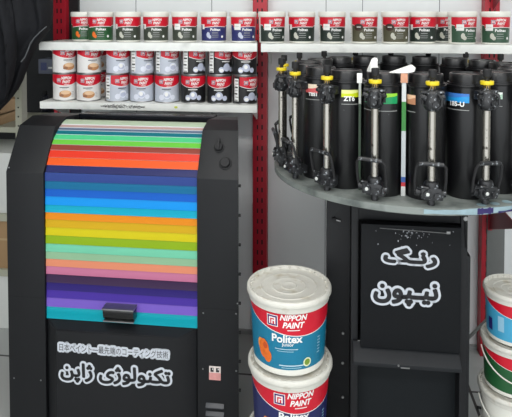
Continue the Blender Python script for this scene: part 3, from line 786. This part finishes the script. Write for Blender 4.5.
back = sorted([k for k in canist if k > 7], key=lambda k: px_of(canist[k][1], canist[k][2]))
ords = ['leftmost', 'second from left', 'third from left', 'fourth from left', 'fifth from left', 'sixth from left', 'seventh from left', 'eighth from left', 'ninth from left', 'tenth from left']
for i, k in enumerate(back):
    canist[k][0]['label'] = 'black canister with only its lid and top showing, %s in the back row' % ords[i]
# stickers on the canisters
rc = lambda z: .0565
def can_sticker(k, px0, px1, z0, z1, cols, txt=None, frame=True, tsh=.02):
    t, X, Y, th = canist[k]; pc = px_of(X, Y, 1.3); d = -X*sin(YAW)+Y*cos(YAW); rp = F*.0565/d
    view = math.atan2(X, Y)     # heading of the canister from the camera
    an = lambda px: math.asin(max(-.97, min(.97, (px-pc)/rp)))-view-th
    a0, a1 = an(px0), an(px1); mb = MB()
    n = len(cols)
    for i, c in enumerate(cols):
        zz1 = z1-(z1-z0)*i/n; zz0 = z1-(z1-z0)*(i+1)/n
        patch(mb, lab(c), rc, .0006, a0, a1, lambda a: zz0, lambda a: zz1, 10)
    if frame: patch(mb, mat('sticker_border_grey', (150, 152, 150), .5), rc, .0007, a0, a1, lambda a: z0-.022, lambda a: z0-.020, 10)
    # diagonal sweep across the print
    patch(mb, lab(cols[-1]), rc, .0009, a0, a1, lambda a: z0+(z1-z0)*.15, lambda a: z0+(z1-z0)*(.25+.5*(a-a0)/(a1-a0)), 10)
    if txt:
        bend(mb, fit(text2d(txt, 1, .04), (a1-a0)*.0565*.52), WHT, rc, .0013, (a0+a1)/2+tsh, z0-.004)
    mb.build('sticker', t, sharp=None)
can_sticker(1, 306.5, 321, .277, .305, [(232, 214, 190), (206, 90, 92)], 'TBS1')
can_sticker(2, 342, 361, .279, .301, [(232, 236, 150), (206, 218, 24)], 'ZT6', tsh=-.17)
can_sticker(3, 361.8, 397, .270, .300, [(150, 214, 60), (20, 150, 90)], None)
can_sticker(4, 404, 417, .270, .297, [(240, 196, 160), (196, 138, 104)], None)
can_sticker(5, 444, 470, .276, .302, [(60, 120, 200), (30, 150, 220)], '185-U', tsh=.12)
can_sticker(6, 493, 503, .280, .300, [(226, 232, 226), (170, 200, 180)], None)

# paper strip standing between two canisters, with its folded top, and a rag
p = at(400.5, 200, 1.745)
t = thing('paper_strip', (.2244, 1.6797, TZ+.0006), 'upright printed paper strip in white, green, blue and red between two canisters', 'paper strip')
mb = MB()
segs = [(0, .028, (205, 208, 205)), (.028, .040, (190, 40, 48)), (.040, .056, (52, 90, 160)), (.056, .19, (186, 192, 194)), (.19, .275, (50, 128, 52)), (.275, .359, (206, 210, 210))]
for z0, z1, c in segs: mb.box(-.006, .006, -.0015, .0015, z0, z1, lab(c, 'strip'))
mb.build('strip', t)
mb = MB(); mb.prism([(-.042, .3585), (-.02, .366), (.022, .382), (.032, .374), (.028, .362), (.01, .3578), (-.02, .3578)], 'Y', -.006, .020, PAPER, .002)
mb.box(-.010, .010, -.004, -.0015, .330, .359, lab((206, 150, 120)), .0008)
mb.build('folded_top', t)
p = at(362.8, 130, 1.78)
mb = MB(); mb.box(-.0035, .0035, -.001, .001, .26, .322, lab((190, 196, 188), 'strip')); mb.box(-.0035, .0035, -.001, .001, 0, .26, lab((46, 66, 48), 'strip'))
mb.box(-.009, .0065, -.0012, .0012, .322, .352, PAPER, .0008)
tag(mb.build('paper_strip', loc=(.1015, 1.7225, TZ+.0006)), 'narrow plain white paper strip behind the yellow-green sticker canister edge', 'paper strip')
# rag on lids behind
p = at(371.5, 67, 1.90)
mb = MB(); rp_ = [(.028, 0), (.026, .012), (.020, .030), (.016, .048), (.010, .056), (1e-5, .058)]
mb.lathe([(1e-5, -.0005)]+rp_, PAPER, 18)
for v in mb.bm.verts:
    a = math.atan2(v.co.y, v.co.x); v.co.x *= 1+.22*sin(3*a+v.co.z*60); v.co.y *= .8+.2*cos(4*a+v.co.z*40); v.co.x += .008*max(0, v.co.z-.03)/.02
    v.co.x *= .58; v.co.y *= .6; v.co.z *= .72
RX, RY = canist[3][1], canist[3][2]
tag(mb.build('paper_towel', loc=(RX-.030, RY+.008, TZ+.3575)), 'crumpled white paper towel on a canister lid', 'paper towel')

# ------------------------------------------------------------------ storage corner at left
RX0 = at(15, 90, 2.6).x; RX1 = at(25, 90, 2.6).x
t = thing('storage_rack', (RX0, 2.6, 0), 'beige slotted steel storage rack behind the machine at left', 'rack')
def upr(x, y):
    mb = MB(); w = RX1-RX0
    mb.box(x, x+w*.62, y, y+.002, 0, 2.2, RACKM); mb.box(x+w*.62, x+w*.64, y, y+.05, 0, 2.2, RACKM)
    z = .03
    while z < 2.18: mb.cyl((x+w*.3, y-.0006, z), (x+w*.3, y+.001, z), .0045, RUBBER, 8); z += .045
    return mb
upr(0, 0).build('rack_upright', t); upr(0, .42).build('rack_upright', t); upr(-1.2, 0).build('rack_upright', t); upr(-1.2, .42).build('rack_upright', t)
for (z, h) in ((1.185, .022), (1.008, .022), (.575, .03), (.30, .03), (1.75, .03)):
    mb = MB(); mb.box(-1.2, .02, .003, .42 if z != 1.185 else .03, z, z+.003, RACKM); mb.box(-1.2, .0, -.001, .003, z-h, z+.004, RACKM); mb.build('rack_shelf', t)
q = at(-1, 120, 2.63)
mb = MB(); mb.box(-.34, 0, 0, .28, 0, .115, mat('cardboard', (158, 128, 92), .8, 0, .08, 12), .002); mb.box(-.34, 0, -.0008, .28, .05, .056, mat('cardboard_tape', (176, 150, 112), .5)); cb = mb.build('cardboard_box', loc=(q.x, 2.615, 1.0115))
tag(cb, 'brown cardboard box on rack shelf under the hanging jacket', 'box')
q = at(8.5, 250, 2.63)
mb = MB(); mb.box(-.4, 0, 0, .30, 0, .235, mat('cardboard', (158, 128, 92)), .002); mb.box(-.4, 0, -.0008, .3, .14, .15, mat('cardboard_tape', (176, 150, 112)))
tag(mb.build('cardboard_box', loc=(RX0-.01, 2.615, .3035)), 'larger cardboard box on the low rack shelf left of the machine', 'box')
mb = MB(); mb.box(-.42, 0, 0, .30, 0, .27, mat('white_carton', (206, 208, 204), .6), .002)
tag(mb.build('carton', loc=(RX0-.008, 2.612, .0005)), 'white carton on the floor under the rack', 'box')
mb = MB(); mb.box(-.42, 0, 0, .30, 0, .30, mat('white_carton', (206, 208, 204), .6), .002)
tag(mb.build('carton', loc=(RX0-.01, 2.62, .5785)), 'white carton on the rack shelf above the larger cardboard box', 'box')
# dark shelf unit further back
q0 = at(26, 100, 2.98)
t = thing('storage_cupboard', (q0.x, 3.10, 0), 'dark open cupboard in the back corner behind the rack', 'cupboard')
dm = mat('dark_laminate', (30, 30, 33), .6)
mb = MB(); mb.box(0, .28, 0, .36, 0, .995, dm, .002); mb.box(0, .28, .34, .36, .995, 1.9, dm); mb.box(.26, .28, 0, .34, .995, 1.9, dm); mb.build('cupboard_body', t)
mb = MB(); mb.box(0, .26, 0, .34, 1.205, 1.22, dm, .001); mb.build('cupboard_shelf', t)
q = at(37, 70, 2.99)
mb = MB(); mb.box(-.055, .055, 0, .12, 0, .085, mat('pale_blue_carton', (110, 116, 134), .5), .001); mb.box(-.04, -.005, -.0008, 0, .02, .065, lab((70, 80, 130))); mb.box(.005, .04, -.0008, 0, .03, .04, WHT)
tag(mb.build('small_carton', loc=(q.x, 3.11, 1.2205)), 'small pale blue carton on the cupboard shelf', 'box')
q = at(39.5, 95, 3.0)
mb = MB(); mb.box(-.016, .020, 0, .12, 0, .15, mat('red_brown_cover', (120, 44, 28), .6), .002)
tag(mb.build('binder', loc=(q.x+.012, 3.22, .9955)), 'red-brown folder standing behind the bottle', 'folder')
q = at(35, 112, 3.03)
t = thing('spray_bottle', (q.x, 3.15, .9955), 'dark bottle with white label in the back corner cupboard', 'bottle')
mb = MB(); mb.lathe([(1e-5, 0), (.021, 0), (.022, .003), (.022, .075), (.018, .09), (.009, .098), (.009, .103)], mat('bottle_dark', (36, 38, 50), .3), 24); mb.build('bottle_body', t)
mb = MB(); mb.lathe([(.0105, .099), (.0105, .118), (.008, .121), (1e-5, .121)], RUBBER, 16); mb.build('cap', t)
mb = MB(); patch(mb, lab((176, 176, 182)), lambda z: .022, .0005, -1.2, 1.2, lambda a: .018, lambda a: .062); mb.build('label', t, sharp=None)

# hanging jacket: lofted folded cloth on a hook
jm = mat('black_jacket_cloth', (24, 25, 29), .8, 0, .2, 50, bump=.3, spec=.25)
t = thing('hanging_jacket', (-1.40, 2.30, 1.1), 'black jacket with thin grey piping hanging at the upper left corner', 'jacket')
JX, JZ = -1.40, 1.1
def jedge(py):      # right outline, photo heights
    tb_ = [(-60, 42), (-30, 46), (0, 46.5), (25, 45.5), (33, 41.5), (42, 33.5), (52, 27), (60, 24), (70, 20), (85, 15), (95, 9), (104, 2), (112, -6)]
    for (a, b_), (c, d) in zip(tb_, tb_[1:]):
        if a <= py <= c: return b_+(d-b_)*(py-a)/(c-a)
    return -6
def loft(rows, m, n=56):
    mb = MB(); rings = []
    for (z, xl, xr, y0, dep, ph) in rows:
        ring = []
        for j in range(n):
            a = 2*pi*j/n; u = cos(a); v = sin(a)
            x = (xl+xr)/2+(xr-xl)/2*u
            fold = .022*sin(9*u+ph)+.012*sin(17*u+2.1*ph+z*3)
            y = y0+dep*v*(abs(v)**-.35 if abs(v) > .02 else 1)+(fold if v < 0 else -fold*.4)*min(1, abs(v)*2)
            ring.append(mb.bm.verts.new((x-JX, y-2.30, z-JZ)))
        rings.append(ring)
    mi = mb.mi(m)
    for i in range(len(rings)-1):
        for j in range(n):
            f = mb.bm.faces.new((rings[i][j], rings[i][(j+1) % n], rings[i+1][(j+1) % n], rings[i+1][j])); f.smooth = True; f.material_index = mi
    for rg in (rings[0], rings[-1]): mb.bm.faces.new(rg).material_index = mi
    return mb
rows_ = []
for i in range(24):
    py = 112-i*172/23
    p = at(jedge(py), py, 2.30); xl = p.x-.30-.1*min(1, i/8)
    rows_.append((p.z, xl, p.x, 2.34, .05+.035*sin(pi*min(1, i/20)), .12*i+.4*sin(i*.5)))
top = rows_[-1]
for k, (dz, s_) in enumerate([(.05, .85), (.10, .6), (.14, .3), (.16, .1)]):
    xr = top[2]-(top[2]-top[1])*.5*(1-s_); xl = top[1]+(top[2]-top[1])*.5*(1-s_)
    rows_.append((top[0]+dz, xl, xr, 2.34, .05*s_+.01, top[5]))
loft(rows_, jm).build('jacket_body', t, sharp=80)
# sleeve hanging at left front
rows_ = []
for i in range(16):
    py = 104-i*130/15; p = at(-4+10*sin(i*.25)*.8, py, 2.24); rows_.append((p.z, p.x-.10, p.x+.035+.002*i, 2.245, .035, .5*i))
loft(rows_, jm, 40).build('sleeve', t, sharp=80)
mb = MB(); pp = [at(px, py, 2.268-.012*max(0, 1)) for px, py in ((46.5, 26.5), (40, 32), (34, 38), (30.5, 43), (28, 50), (25, 57), (21, 62))]
mb.tube([(q.x-JX, q.y-2.30, q.z-JZ) for q in pp], .0025, mat('grey_piping', (84, 87, 90), .6), 6); mb.build('piping', t)
hz = top[0]+.16
mb = MB(); xh = (top[1]+top[2])/2
mb.tube([(xh-JX, .04, hz-JZ-.02), (xh-JX, .04, hz-JZ+.05), (xh-JX+.02, .04, hz-JZ+.08), (xh-JX+.03, .04, hz-JZ+.05)], .003, STEEL, 6); mb.build('hanger_hook', t)
# dark red bag strap corner beside the jacket
q = at(52, 3, 2.5)
# cable on the floor at right
pts_ = []
for i in range(20):
    u = i/19; pts_.append((.60+.34*u, 2.30-.42*u+.05*sin(6*u), .006+.0*u))
mb = MB(); mb.tube(pts_, .005, RUBBER, 8); tag(mb.build('power_cable'), 'black cable lying on the floor right of the cabinet', 'cable')
mb = MB(); a_ = at(458, 352, 2.6); b_ = at(482, 330, 2.6)
mb.cyl((.60, 2.62, .055), (.72, 2.56, .24), .007, mat('grey_conduit', (128, 130, 128), .5), 10)
mb.cyl((.52, 2.66, .0), (.60, 2.62, .055), .007, mat('grey_conduit', (128, 130, 128), .5), 10)
tag(mb.build('grey_pipe'), 'thin grey pipe leaning near the wall right of the cabinet', 'pipe')

# ------------------------------------------------------------------ look
S.view_settings.view_transform = 'Standard'; S.view_settings.look = 'None'; S.view_settings.exposure = -.2; S.view_settings.gamma = 1; S.view_settings.use_curve_mapping = False
S.cycles.use_denoising = True
